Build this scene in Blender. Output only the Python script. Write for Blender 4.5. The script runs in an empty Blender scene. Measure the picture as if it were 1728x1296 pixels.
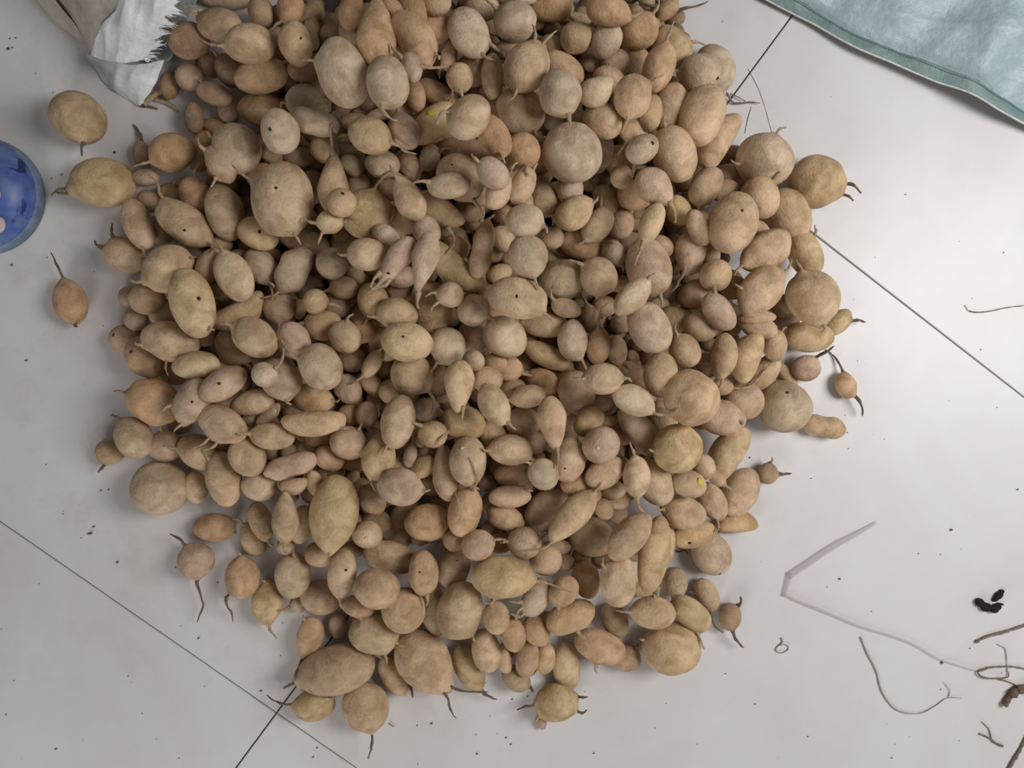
import bpy, math, random, re
import numpy as np
from mathutils import Vector, Matrix

# ------------------------------------------------------------------ camera, light, exposure
SC = bpy.context.scene
COL = SC.collection
W, H, F = 1728.0, 1296.0, 1298.0
CAM_Z = 0.867
TX, TY = math.radians(-1.75), math.radians(-3.0)
ROT = Matrix.Rotation(TX, 3, 'X') @ Matrix.Rotation(TY, 3, 'Y')
cam_data = bpy.data.cameras.new('camera')
cam_data.sensor_fit = 'HORIZONTAL'
cam_data.sensor_width = 36.0
cam_data.lens = 36.0 * F / W
cam_data.clip_start = 0.02
cam = bpy.data.objects.new('camera', cam_data)
cam.matrix_world = Matrix.Translation((0, 0, CAM_Z)) @ ROT.to_4x4()
COL.objects.link(cam)
SC.camera = cam

world = bpy.data.worlds.new('room_light')
SC.world = world
world.use_nodes = True
wb = world.node_tree.nodes['Background']
wb.inputs[0].default_value = (1.0, 0.97, 0.93, 1)
wb.inputs[1].default_value = 0.13


def area_light(name, loc, target, size, size_y, power, color):
    d = bpy.data.lights.new(name, 'AREA')
    d.shape = 'RECTANGLE'
    d.size, d.size_y, d.energy, d.color = size, size_y, power, color
    o = bpy.data.objects.new(name, d)
    o.location = loc
    o.rotation_euler = (Vector(target) - Vector(loc)).to_track_quat('-Z', 'Y').to_euler()
    COL.objects.link(o)
    return o


area_light('window_light', (1.12, 0.18, 1.22), (0.35, 0.05, 0.0), 0.6, 0.8, 17.6, (1.0, 0.985, 0.975))
area_light('doorway_light', (-0.80, -1.9, 1.05), (-0.1, -0.25, 0.0), 0.9, 1.0, 16.5, (1.0, 0.975, 0.96))

SC.view_settings.view_transform = 'Standard'
SC.view_settings.look = 'None'
SC.view_settings.exposure = 0.0
SC.view_settings.gamma = 1.0
SC.view_settings.use_curve_mapping = False

# ------------------------------------------------------------------ helpers
RM = np.array(ROT)


def at(px, py, z=0.0):
    """the point of height z seen at a place of the photograph"""
    d = RM @ np.array([(px - W / 2) / F, -(py - H / 2) / F, -1.0])
    t = (CAM_Z - z) / -d[2]
    return np.array([d[0] * t, d[1] * t, z])


def mesh_np(name, V, faces, smooth=True):
    me = bpy.data.meshes.new(name)
    V = np.asarray(V, dtype=np.float32)
    if isinstance(faces, np.ndarray):
        n, k = faces.shape
        me.vertices.add(len(V))
        me.vertices.foreach_set('co', V.ravel())
        me.loops.add(n * k)
        me.loops.foreach_set('vertex_index', faces.astype(np.int32).ravel())
        me.polygons.add(n)
        me.polygons.foreach_set('loop_start', np.arange(0, n * k, k, dtype=np.int32))
        me.polygons.foreach_set('loop_total', np.full(n, k, dtype=np.int32))
        me.update(calc_edges=True)
    else:
        me.from_pydata([tuple(map(float, v)) for v in V], [], faces)
        me.update()
    if smooth:
        me.polygons.foreach_set('use_smooth', np.ones(len(me.polygons), dtype=bool))
    return me


def link(name, me, mat=None, parent=None, loc=None):
    o = bpy.data.objects.new(name, me)
    if mat is not None and me is not None and not me.materials:
        me.materials.append(mat)
    if loc is not None:
        o.location = tuple(map(float, loc))
    if parent is not None:
        o.parent = parent
    COL.objects.link(o)
    return o


def tag(o, label=None, cat=None, group=None, kind=None):
    if label: o['label'] = label
    if cat: o['category'] = cat
    if group: o['group'] = group
    if kind: o['kind'] = kind
    return o


def tube(points, radii, sides=6):
    """a closed tube through points; returns verts, quads and caps as lists"""
    P = np.asarray(points, float)
    n = len(P)
    T = np.gradient(P, axis=0)
    T /= np.linalg.norm(T, axis=1)[:, None] + 1e-12
    up = np.array([0, 0, 1.0])
    if abs(T[0] @ up) > .9: up = np.array([1.0, 0, 0])
    V, Fc = [], []
    for i in range(n):
        s = np.cross(T[i], up); s /= np.linalg.norm(s) + 1e-12
        u = np.cross(s, T[i])
        for j in range(sides):
            a = 2 * math.pi * j / sides
            V.append(P[i] + radii[i] * (math.cos(a) * s + math.sin(a) * u))
    for i in range(n - 1):
        for j in range(sides):
            k = (j + 1) % sides
            Fc.append((i * sides + j, i * sides + k, (i + 1) * sides + k, (i + 1) * sides + j))
    Fc.append(tuple(range(sides))[::-1])
    Fc.append(tuple((n - 1) * sides + j for j in range(sides)))
    return V, Fc


def smooth_line(pts, n):
    """Catmull-Rom through the points"""
    P = np.asarray(pts, float)
    if len(P) == 2:
        return P[0] + np.linspace(0, 1, n)[:, None] * (P[1] - P[0])
    Q = np.vstack([2 * P[0] - P[1], P, 2 * P[-1] - P[-2]])
    out = []
    for t in np.linspace(0, len(P) - 1 - 1e-6, n):
        i = int(t); u = t - i
        p0, p1, p2, p3 = Q[i:i + 4]
        out.append(.5 * (2 * p1 + (p2 - p0) * u + (2 * p0 - 5 * p1 + 4 * p2 - p3) * u * u + (3 * p1 - p0 - 3 * p2 + p3) * u ** 3))
    return np.array(out)


# ------------------------------------------------------------------ materials
def new_mat(name):
    m = bpy.data.materials.new(name)
    m.use_nodes = True
    nt = m.node_tree
    return m, nt, nt.nodes['Principled BSDF']


def node(nt, kind, **kw):
    n = nt.nodes.new(kind)
    for k, v in kw.items():
        if hasattr(n, k): setattr(n, k, v)
        else: n.inputs[k.replace('_', ' ')].default_value = v
    return n


def mix(nt, a, b, fac):
    n = nt.nodes.new('ShaderNodeMix')
    n.data_type = 'RGBA'
    for s, v in ((n.inputs[0], fac), (n.inputs[6], a), (n.inputs[7], b)):
        if isinstance(v, bpy.types.NodeSocket): nt.links.new(v, s)
        elif isinstance(v, (int, float)): s.default_value = v
        else: s.default_value = (*v, 1)
    return n.outputs[2]


def mult(nt, a, b, fac=1.0):
    n = nt.nodes.new('ShaderNodeMix')
    n.data_type = 'RGBA'; n.blend_type = 'MULTIPLY'
    for s, v in ((n.inputs[0], fac), (n.inputs[6], a), (n.inputs[7], b)):
        if isinstance(v, bpy.types.NodeSocket): nt.links.new(v, s)
        elif isinstance(v, (int, float)): s.default_value = v
        else: s.default_value = (*v, 1)
    return n.outputs[2]


def ramp(nt, fac, p0, p1, c0=(0, 0, 0), c1=(1, 1, 1)):
    n = nt.nodes.new('ShaderNodeValToRGB')
    e = n.color_ramp.elements
    e[0].position, e[1].position = p0, p1
    e[0].color, e[1].color = (*c0, 1), (*c1, 1)
    nt.links.new(fac, n.inputs[0])
    return n.outputs[0]


def noise(nt, vec, scale, detail=3, rough=.55, dist=0.0):
    n = nt.nodes.new('ShaderNodeTexNoise')
    n.inputs['Scale'].default_value = scale
    n.inputs['Detail'].default_value = detail
    n.inputs['Roughness'].default_value = rough
    n.inputs['Distortion'].default_value = dist
    nt.links.new(vec, n.inputs['Vector'])
    return n.outputs[0]


def bump(nt, h, strength, dist, bsdf):
    b = nt.nodes.new('ShaderNodeBump')
    b.inputs['Strength'].default_value = strength
    b.inputs['Distance'].default_value = dist
    nt.links.new(h, b.inputs['Height'])
    nt.links.new(b.outputs[0], bsdf.inputs['Normal'])


def skin_material():
    m, nt, p = new_mat('dusty_potato_skin')
    at_ = node(nt, 'ShaderNodeAttribute', attribute_name='tone')
    tc = nt.nodes.new('ShaderNodeTexCoord')
    oi = nt.nodes.new('ShaderNodeObjectInfo')
    mul = nt.nodes.new('ShaderNodeMath'); mul.operation = 'MULTIPLY'; mul.inputs[1].default_value = 7.0
    nt.links.new(oi.outputs['Random'], mul.inputs[0])
    add = nt.nodes.new('ShaderNodeVectorMath'); add.operation = 'ADD'
    nt.links.new(tc.outputs['Object'], add.inputs[0]); nt.links.new(mul.outputs[0], add.inputs[1])
    v = add.outputs[0]
    c = at_.outputs['Color']
    n1 = noise(nt, v, 50, 4, .6, .5)
    c = mult(nt, c, ramp(nt, n1, .34, .64, (.66, .60, .52), (1.14, 1.13, 1.11)))
    n2 = noise(nt, v, 130, 4, .65)
    dust = ramp(nt, n2, .56, .74)
    fm = nt.nodes.new('ShaderNodeMath'); fm.operation = 'MULTIPLY'; fm.inputs[1].default_value = .38
    nt.links.new(dust, fm.inputs[0])
    c = mix(nt, c, (.60, .47, .34), fm.outputs[0])
    n3 = noise(nt, v, 420, 3, .7)
    spots = ramp(nt, n3, .58, .68)
    fm2 = nt.nodes.new('ShaderNodeMath'); fm2.operation = 'MULTIPLY'; fm2.inputs[1].default_value = .30
    nt.links.new(spots, fm2.inputs[0])
    c = mix(nt, c, (.16, .10, .055), fm2.outputs[0])
    nt.links.new(c, p.inputs['Base Color'])
    p.inputs['Roughness'].default_value = .62
    p.inputs['Specular IOR Level'].default_value = .35
    p.inputs['Subsurface Weight'].default_value = .0
    hh = nt.nodes.new('ShaderNodeMath'); hh.operation = 'ADD'
    nt.links.new(n2, hh.inputs[0]); nt.links.new(n3, hh.inputs[1])
    bump(nt, hh.outputs[0], .60, .0016, p)
    return m


def plain(name, col, rough=.7, var=.25, scale=60, bumps=.2, dist=.0008, spec=.3, coord='Object'):
    m, nt, p = new_mat(name)
    tc = nt.nodes.new('ShaderNodeTexCoord')
    n = noise(nt, tc.outputs[coord], scale, 4, .6)
    c = mult(nt, col, ramp(nt, n, .3, .7, (1 - var,) * 3, (1 + var * .5,) * 3))
    nt.links.new(c, p.inputs['Base Color'])
    p.inputs['Roughness'].default_value = rough
    p.inputs['Specular IOR Level'].default_value = spec
    if bumps: bump(nt, n, bumps, dist, p)
    return m


MAT_SKIN = skin_material()
MAT_ROOT = plain('pale_dry_root', (.44, .32, .20), .85, .35, 300)
MAT_ROOT_DARK = plain('dark_dry_root', (.17, .12, .085), .9, .4, 300)
MAT_PIT = plain('dark_wormhole', (.045, .03, .02), .95, .2, 300)
MAT_YELLOW = plain('yellow_bruise', (.62, .50, .06), .6, .2, 200)
MAT_WHITE_NUB = plain('pale_broken_root_scar', (.66, .55, .42), .8, .2, 200)
MAT_BLACK = plain('black_clump', (.018, .014, .012), .9, .4, 200)
MAT_THREAD = plain('frayed_plastic_thread', (.78, .79, .80), .6, .1, 200)
# ------------------------------------------------------------------ potatoes as read off the photograph
# x, y, half length, half width, direction of the long axis, colours, layer, extras; ten coordinates of a tile = 4.32 to a pixel
TILES = {
'A 160 0 4.32': '''
960,0,190,58,0,gt,4 r200:60;910,180,150,112,0,dt,3 r200:190 r215:90;1130,325,165,130,0,t,5 r172:150;1465,320,150,112,80,to,5 h55:0
1210,90,110,88,80,dt,3;1430,60,112,88,110,o,4 r120:110;1225,560,185,112,-15,ot,5 L;980,520,125,90,60,d,3;685,300,135,120,0,dr,2
690,565,96,94,0,pd,3;545,620,95,66,90,do,2;870,680,135,78,20,d,2;1215,800,172,126,10,oy,4 L r-60:70;975,790,96,76,110,pd,2
725,860,105,68,90,dY,1;890,930,108,58,20,od,1;560,1110,152,128,-15,o,3 r150:110;775,1110,152,80,105,o,3;1035,1080,168,158,45,gY,4 @the grey green ball potato near the sack
345,1120,86,66,90,pd,0 R-95:130;930,1200,140,98,65,pt,5 t.2 r-140:80 r110:50;1350,960,150,126,75,g,6 h-40:20;1530,735,125,110,0,g,5
1590,895,165,100,12,g,6 w.15;1580,240,110,62,85,d,3;1530,510,110,82,0,dr,2;1330,320,112,112,0,do,2;1600,610,115,80,40,do,2
830,470,92,90,0,d,1;1500,1150,112,72,0,d,2;1320,1120,95,72,0,d,2;250,1260,70,45,20,pd,0;1370,200,90,70,40,d,2''',
'B 500 0 4.32': '''
345,535,252,176,70,gw,7 R-160:70 @the big pale oval potato topmost of the pile;670,600,176,142,75,gw,8 r105:150 @the smooth pale ball beside the biggest pale oval
590,240,230,150,-90,ot,7 t.45 L @the large orange pear shaped potato;870,290,210,128,60,ot,6 k.15 L @the folded split orange potato;840,490,112,70,80,gp,7 r-140:90 r0:150
1255,240,178,134,65,gw,7 r60:110 r30:180;1595,165,148,134,0,gw,7 r-150:90;1190,565,105,96,90,t,6 r85:90;1430,560,152,79,87,t,6
1640,810,170,144,25,t,6 r60:90;1255,850,165,132,-55,tw,7 r190:110 @the pink tan potato under the tall grey oval;1000,900,195,105,-40,y,4 s-10:-50 @the yellow bruised long potato
790,960,132,105,60,p,5 r-110:80;540,990,152,122,25,ty,5 r20:160;205,1090,97,97,0,t,5 r-40:110;630,1200,122,95,0,gt,5 r35:80
830,1210,105,76,60,t,4;405,1210,92,66,40,g,5;975,1150,98,72,100,gY,5 r-30:110 r120:90;1440,990,152,105,60,o,5 r-110:60 r75:70
1645,1100,128,126,0,o,5 r80:70;870,700,115,66,80,od,3;1030,690,150,78,35,do,2;1230,1090,185,82,5,rp,3;760,790,82,72,0,pd,3 r100:60
1110,400,112,58,100,td,5 r120:60;1010,200,125,110,0,od,4;850,70,170,92,75,o,5;400,80,132,82,100,o,5;700,60,115,62,45,ot,6
1010,20,112,82,0,td,5;1350,60,120,92,0,gt,5 r90:110;380,270,112,62,75,gt,4 r-100:100;270,250,92,72,0,d,3;1290,510,112,112,0,d,3
1430,790,84,78,0,td,4;430,890,112,62,0,d,2;370,1110,95,55,0,dY,2;1540,1215,84,84,0,dp,3;1060,300,80,75,0,d,3;1540,380,122,72,0,dY,3
330,100,60,45,90,gd,4;1430,660,90,60,0,d,3;620,830,100,45,-10,td,3 r0:60''',
'C 840 0 4.32': '''
205,485,170,145,-65,t,6 r-70:90 r-50:120 r110:110;380,50,155,104,0,o,6 r30:190;570,140,132,46,10,t,5 r180:70;800,75,158,100,10,ot,7 L r20:90
1030,220,140,126,0,ot,6 r-50:130;1240,70,95,62,-50,od,0 R-175:90 R5:230;575,275,115,110,0,tY,6 R-40:70;795,295,132,102,-70,gp,6 @the purplish grey potato beside an upright stalk
1170,500,172,103,-70,ot,7 r-75:130;1270,340,162,122,50,yY,4 R-10:80;1470,540,152,130,0,gt,5 h110:60;1590,500,170,130,65,g,3
1490,840,218,160,-70,t,7 c @the big tan oval near the tile joint;1610,1030,215,105,-60,t,5 k.2;460,690,165,138,80,g,8 L @the knobbly grey potato with a small snout at its foot
725,665,125,104,-40,w,7 t.35 @the whitish pear shaped potato;985,705,152,130,100,t,7 r-35:90 r105:90;1115,820,125,80,100,yt,6;1250,790,172,120,-75,td,5
765,890,148,120,30,t,6;990,945,92,86,0,t,6 r120:90;1050,1085,122,95,-40,g,7 h60:-20;535,1110,206,204,0,g,8 b-130:-30 b60:-150 b-20:150 @the biggest grey round potato
590,880,90,76,20,gY,6;760,1130,132,76,110,gt,6;1290,1130,192,150,65,t,6;1460,1140,74,50,20,t,5;470,500,160,100,30,to,5
400,350,105,80,30,do,5 r30:120;675,460,78,62,0,td,4;860,460,104,92,0,td,4;810,580,110,82,20,td,5;880,1180,112,96,60,od,5;902,1270,76,68,0,t,6
430,880,84,80,0,dY,4;80,370,104,72,0,d,4;80,1240,84,82,0,pd,4;310,1190,88,80,0,od,4;1010,440,95,92,0,d,3;200,-2,80,34,0,w,7;1100,330,70,60,0,dY,3''',
'D 1080 150 4.32': '''
900,530,190,178,0,gt,4 R-70:80 r170:50 @the big grey brown ball at the pile's upper outer edge;1290,670,186,184,0,yt,0 b-60:20 b-80:90 b0:-60 R5:110 R30:70 h130:60 @the big round potato on the floor with a thick stalk
475,715,152,105,-55,t,6 r110:60;680,975,216,160,-75,t,7 h10:-60 b80:20 @the big oval potato with a nipple like bump;880,790,150,120,70,t,5 r-60:40 h20:130;1090,920,188,140,75,ty,2
640,630,112,82,0,pd,3;620,740,104,86,0,dt,4;110,720,150,120,48,pt,7 t.3 r48:110 @the plump potato with a straight pale tail;280,890,112,84,60,y,5
425,1010,134,76,65,pt,7;370,1195,150,116,95,pt,6 t.3 r110:130 r60:90;80,980,148,84,-65,yw,8 r115:140 @the yellow wrinkled potato with a curved tail;930,1180,212,128,-30,t,6 L b20:-50 b-10:-100 r150:70
1210,1200,160,110,70,yt,3 R-70:50;680,500,105,80,0,d,2;160,1150,82,70,40,td,4;740,700,80,80,0,d,3;850,1020,90,60,30,td,5 L;370,900,70,70,0,do,4''',
'E 160 270 4.32': '''
55,170,216,168,0,yY,0 R170:110 R160:80 @the yellow potato lying beside the blue shoe;315,470,182,100,70,po,4 r75:110;225,700,150,116,15,tY,1 R-160:60 R-120:90
640,460,222,125,33,t,6 r-125:200 r35:90 h50:70 @the long tan potato with two tails and a wormhole;545,235,90,62,0,ty,4 r-60:60;740,270,142,100,65,o,4 r-90:90
960,390,190,125,75,t,5;1370,280,250,212,95,tw,8 r-150:160 r70:90 h5:-30 @the biggest smooth tan potato with a central pit;1190,540,145,114,25,yt,6 h40:0
1220,120,104,90,0,od,4;530,790,182,155,-50,t,5 r-20:40 r150:80;715,1040,230,146,75,yw,7 h90:-20 @the large pale yellow egg shaped potato;840,770,132,92,-60,t,5
1010,840,178,120,65,w,7 r-110:50;1210,780,136,102,60,gp,6 r60:100;915,615,82,56,0,op,4;1450,800,175,120,-65,gw,7 L w.15 r120:110 @the knobbly pale two lobed potato
1345,1070,116,112,0,tp,7 r-90:70 r90:40;1605,1030,88,86,0,ty,7 r10:90;1050,1110,212,98,-30,ty,5 k-.25;380,1010,122,110,0,t,3;250,1000,78,72,0,pd,1
300,1160,82,82,0,gp,1;510,1120,102,100,0,t,3;1490,1090,72,46,90,o,5;1520,590,180,84,15,dp,2;480,510,110,100,0,d,1;960,940,112,90,0,d,2
1660,1200,132,110,0,to,5;370,130,95,60,0,pd,1;390,300,80,75,0,d,1;880,80,60,50,0,ot,3;1060,700,80,50,0,do,3;1110,620,60,60,0,d,2;560,1280,60,60,0,d,1''',
'F 500 270 4.32': '''
275,170,215,112,-88,t,6 t.55 r-90:130 @the tan pear shaped potato with a long upright neck;330,310,98,97,0,ty,7 h-60:-20 h20:-50;245,450,90,84,0,yg,7 r170:80 r120:70 r0:60
510,390,175,150,-45,yY,6 R-70:160 @the olive potato with a thick upright stalk;820,280,152,106,-120,t,6 t.35 r-120:80;1120,185,152,92,-5,gw,8 r185:110 @the pale grey spindle shaped potato
1190,130,172,150,45,tp,6 h-50:-60 r60:120;1435,105,124,96,40,pg,7;1040,370,190,105,25,yt,5 t.4 r60:180 @the yellowish potato ending in a pointed tail;785,450,102,82,90,t,6 r80:70
950,510,112,95,60,gp,6 r-120:50;660,550,102,74,25,g,7 t.3;505,680,128,114,0,tw,7 @the glossy pale potato in the middle of the pile;265,755,112,110,0,gt,7
740,720,172,86,-55,p,7 t-.3 r125:110 r140:120 r110:150 h-60:110;930,760,220,98,103,pw,8 t.72 r100:70 @the long pinkish carrot shaped potato;1160,800,245,106,40,yY,5 k-.18 @the long curved olive potato
1165,640,98,80,30,to,5;1355,660,192,85,100,t,6 w.2 r-80:60;1480,230,132,82,-60,t,6 r-60:60;1650,190,128,76,-70,t,6;1290,380,88,80,0,dY,4 r45:80
1500,410,68,52,0,dp,3;1510,570,100,84,60,t,6 r70:50;1480,830,88,66,-30,ty,5;1430,1050,120,105,60,or,4;350,930,95,80,0,t,6 r170:120 r-150:90
430,830,74,56,40,t,5;770,850,110,82,0,p,5;560,1020,125,106,95,y,6 r105:40;1120,985,90,88,0,tg,8 r150:80 r190:70;980,1060,182,140,70,yt,5
740,1120,146,110,10,ty,6 r170:50;1290,1100,110,106,0,pw,7 r20:50;290,1060,104,86,0,dt,4;760,970,94,62,0,dp,4;680,210,94,82,0,dY,3;460,180,84,74,0,td,3
1350,240,72,92,0,t,5;1090,500,84,76,0,do,3;960,300,100,60,20,ty,4;620,960,60,50,0,d,4;120,200,100,120,0,d,3;1680,310,50,80,0,td,5''',
'G 840 270 4.32': '''
525,210,110,95,90,g,7;330,290,132,105,60,Yd,4;900,130,78,76,0,t,7;790,290,116,85,60,t,5;1000,260,134,104,0,od,4;555,395,146,104,-35,yw,7 r-30:40 k-.1
725,480,132,93,-50,tw,7 r-80:110 r130:70;205,440,120,104,-10,gt,7 r20:40;400,570,80,78,0,t,6 r-125:110;615,620,148,104,15,od,4;900,470,112,92,100,po,5
850,680,98,80,50,g,6 r60:30;220,705,146,138,60,gt,7 r75:80;140,1005,202,138,15,tw,7 h-10:0 r30:80 @the big oblong potato beside the carrot shaped one
1100,790,212,155,75,pt,6 c @the tall pinkish tan potato under the wrinkled yellow one;1590,840,113,112,0,ty,7;470,880,162,146,0,Yg,5;730,850,136,126,60,t,7 r-145:90
500,1080,112,72,15,tw,7 r-150:60;770,1070,88,76,0,t,6 r90:140 r-130:40;980,1000,158,94,-45,w,8 r-50:50 @the whitish spindle with a stubby snout;880,900,104,62,0,td,4
1100,1230,182,134,60,pg,7;1310,1150,124,90,10,yt,6 k-.25;1180,1060,74,52,0,td,5;1610,1110,152,96,55,p,6;1450,980,104,100,0,dp,4;1470,1220,116,96,20,t,6
350,1200,162,88,5,t,6 r185:60;690,1170,122,62,65,pt,6 r-110:200 L;900,1190,76,76,0,d,3;1200,640,80,70,0,d,3;60,400,70,70,0,do,3;1240,960,60,90,0,dY,3
920,330,90,60,60,do,4;420,330,60,60,0,d,3;1560,660,60,80,0,td,4;70,130,70,60,0,dp,4''',
'H 1080 420 4.32': '''
880,310,196,134,-55,t,7 r-40:100 r185:50 @the tan oval with a short stalk pointing outward;1260,350,194,174,60,t,6 r-120:70 r75:50 @the broad smooth potato overhanging the floor edge
850,500,135,52,0,t,5;1240,640,168,110,0,yt,3;1440,540,110,70,-45,yY,0 R-10:90;680,280,98,80,0,pd,4;860,570,134,76,15,td,4;1050,420,94,80,0,dY,3
325,740,122,100,60,t,7 r-120:50;610,770,158,94,95,ty,6 r95:60 k.1;780,790,180,104,110,yt,5 k-.22;985,710,108,80,100,t,4 r-70:40;900,900,145,86,-50,t,2
150,910,150,116,95,t,7;490,820,74,62,0,td,3;1210,870,102,92,0,p,0 R-50:90;1070,920,104,50,50,yd,0;1500,990,96,72,60,to,0 R-100:170 R50:140 @the small lone potato with two thin tails
1050,1150,182,172,0,gY,1 h-40:-110 @the big greenish grey ball at the pile's outer edge;370,1090,200,196,0,ow,7 L @the large lobed orange potato;600,1000,74,62,0,td,4 r10:330;750,1110,142,132,0,tp,2
600,1230,160,122,10,pt,3;1340,1293,152,92,10,ty,0 w.28 @the peanut shaped potato on the floor;1070,500,90,80,0,d,2;520,40,60,80,0,td,4;330,340,60,80,0,dY,3''',
'I 160 540 4.32': '''
225,140,108,96,0,pd,0 h-50:-30;550,150,192,130,15,tp,5 r95:90 r170:40;360,270,155,120,60,op,3 h-50:-40;740,335,165,100,-5,yw,6 @the pale yellow potato with a folded flap;870,350,134,62,-20,yt,5 k.2
1000,210,142,86,50,ty,5 k-.2;550,380,112,72,40,yt,3;1160,130,168,130,35,tw,7 r-150:50 @the pale potato near the knobbly two lobed one;1450,145,134,116,60,p,7;1240,400,94,92,0,gw,8 r-30:130
1350,430,152,126,45,gp,7 r70:40;1645,342,172,142,65,gt,7 r-160:150;940,460,162,102,-30,pt,6 h0:0;720,590,156,115,-60,pw,7 h30:0 r110:70 r170:100 @the pinkish white potato with a round hole
430,600,192,152,30,o,3 L r-160:60 @the big rough orange lump at the pile's outer edge;930,755,178,120,35,tp,6 r130:120 r100:100;1160,600,152,85,-15,tp,6 r10:70;1270,690,112,56,-50,t,5 r130:120
1290,850,152,94,5,t,6 r190:30;1590,745,216,88,-3,ty,7 k-.12 r10:40 @the long smooth sausage shaped potato;290,860,146,120,75,gy,2 R-120:60 @the pale greenish potato with a pointed corner
110,960,102,90,0,ty,0 R110:50;520,920,116,105,0,pt,1 r-100:60;760,960,146,110,30,ty,2 r190:60;1110,990,142,115,60,t,5;940,1160,192,116,80,t,3;470,1230,186,176,0,gt,0 @the very big potato low on the sack side
740,1220,114,84,80,ty,1;1200,1200,122,110,0,tg,5;1430,1060,192,92,-15,p,6 L w.2;1450,1210,104,60,-10,t,5 k-.2;1640,870,112,62,0,do,4;1160,720,74,52,0,dt,3;800,110,90,80,0,d,2
1590,570,152,100,15,oy,6 @the orange yellow oval above the sausage shaped one;620,770,80,60,0,d,1;1360,330,90,70,0,dY,3;1480,680,100,80,0,d,3;930,900,80,70,0,d,2;1280,760,70,50,0,d,2''',
'J 500 540 4.32': '''
355,120,116,102,60,tw,7 r-80:50;480,80,92,88,0,o,5;810,165,174,134,5,yw,8 h-20:-40 @the flat pale yellow potato with a navel;610,130,84,80,0,do,3;1100,190,138,124,60,gp,7 r120:60 r60:50
1290,130,112,122,0,td,5;1515,120,156,138,40,w,7 @the broad whitish egg potato;410,290,96,88,0,t,6;550,320,102,60,-60,t,7 r-60:60 r125:90;850,400,152,140,60,t,7 r45:170 @the round potato with a thick knotted root
1185,470,178,105,93,yw,8 t.4 @the pale teardrop potato pointing down;1290,300,78,74,0,pt,7;1450,320,84,84,0,op,6;1560,355,88,84,0,op,6 r20:60;380,500,112,90,60,pt,5;540,470,104,68,50,t,5 k.25
640,370,84,72,0,dp,3;1390,430,104,92,0,t,6;1040,440,84,110,0,do,4;1440,620,152,105,65,tw,8 r50:60 @the pale barrel shaped potato;700,520,94,86,0,yt,5;745,740,186,118,100,tw,8 c @the large creamy upright oval potato
950,650,94,84,0,p,6;1220,740,146,115,20,y,6 r150:90;510,690,92,76,90,p,6 r80:60;400,690,84,74,0,od,4;1650,748,122,104,15,t,7 r-160:60;380,900,122,115,0,tp,6 r-50:50
600,1000,152,115,100,yt,6 r105:70;990,830,102,94,0,ty,7 r-140:70;1430,830,112,104,60,yt,6;1560,945,152,106,0,t,8 r180:40 r25:60;1250,1030,166,125,95,tg,7 n-40:-110 @the grey tan egg with a white fleck
1080,1110,192,96,-97,tp,6 t.45;830,990,84,48,100,pg,6 r-75:110;930,1070,92,66,-50,y,5;760,1210,156,130,15,pw,7 r10:40 @the large smooth pinkish grey potato;1580,1120,122,92,0,ot,6
235,1010,104,82,30,op,5 r-40:90;420,1050,94,50,0,o,4;740,1060,74,66,0,dp,3;1380,1190,64,60,0,pd,3;130,1190,94,60,70,t,5;960,970,74,66,0,d,3;1580,500,94,74,0,dY,3
1060,560,60,50,0,d,3;1600,820,80,60,0,td,5;560,600,50,90,0,td,4;900,880,50,50,0,ty,5;660,250,70,50,0,td,5;980,1210,70,70,0,td,4''',
'K 840 540 4.32': '''
545,150,142,100,90,gw,8 r65:120 @the pale grey barrel shaped potato;735,190,122,86,95,ot,7 r-95:180;870,220,108,72,80,t,6 r60:130;350,255,178,78,25,yY,6 @the long olive banana shaped potato
980,270,54,46,60,t,5;770,425,132,105,0,tw,8 r180:90 r0:50 @the onion shaped potato with roots at both ends;330,450,122,90,25,o,6 r-150:60;225,560,124,82,-5,wo,7 r170:40;570,530,156,126,75,tg,6
980,400,134,82,30,op,5;990,580,142,96,25,w,8 r35:130 @the whitish potato with a thick tail to a neighbour;400,750,190,106,83,t,8 t.5 r80:80 @the long club shaped potato;660,740,124,90,-40,yt,7
760,620,94,66,0,dt,5;1200,740,114,86,35,tw,7;1040,820,215,108,52,pt,7 w.12 @the long pinkish finger potato;1310,940,176,170,0,y,7 @the big yellow round potato;750,910,138,124,-45,pt,8 n-40:10 @the brown round potato with a white dot
510,1010,152,120,-80,tp,6 t.2 h-30:60;330,1120,114,100,60,g,7 r-140:60;770,1115,142,100,-30,t,7;1015,1140,142,98,85,tw,8 r-100:90 r90:110 @the upright oval with a hooked stem;1150,1180,162,120,60,tg,6
1400,1190,116,98,10,t,7 s55:-25 @the potato with one yellow fleck;1500,1070,98,80,70,t,6;1590,1150,74,46,40,to,6 r40:50;570,1200,104,78,0,od,6;280,900,74,82,0,dp,4;900,830,94,84,0,rd,4
690,1270,64,60,0,t,6;840,1240,94,72,0,t,5;810,740,64,38,0,t,6 r-40:30;110,500,90,60,0,d,3;1180,640,60,50,0,d,3;1100,1030,60,60,0,d,3;200,1210,60,60,0,d,3;450,640,40,60,0,t,5;480,330,70,50,0,dY,3
1180,820,60,60,0,d,4;1560,300,90,50,0,td,4''',
'L 1080 660 4.32': '''
640,450,205,112,-60,yg,3 k.15;735,730,178,120,-65,tp,0;700,965,152,78,-5,oy,0 k.28 @the small crescent potato on the floor edge;930,600,76,75,0,dY,0 R5:90 r-80:30
530,800,142,90,60,tp,5 L;310,880,150,115,20,t,6 k-.1 r190:40;390,1040,164,90,-10,yo,3 h-50:50;140,1130,180,100,100,yY,5 @@;525,1190,152,130,60,gp,0 h40:130 @the flat grey brown potato alone beside the pile''',
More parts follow.
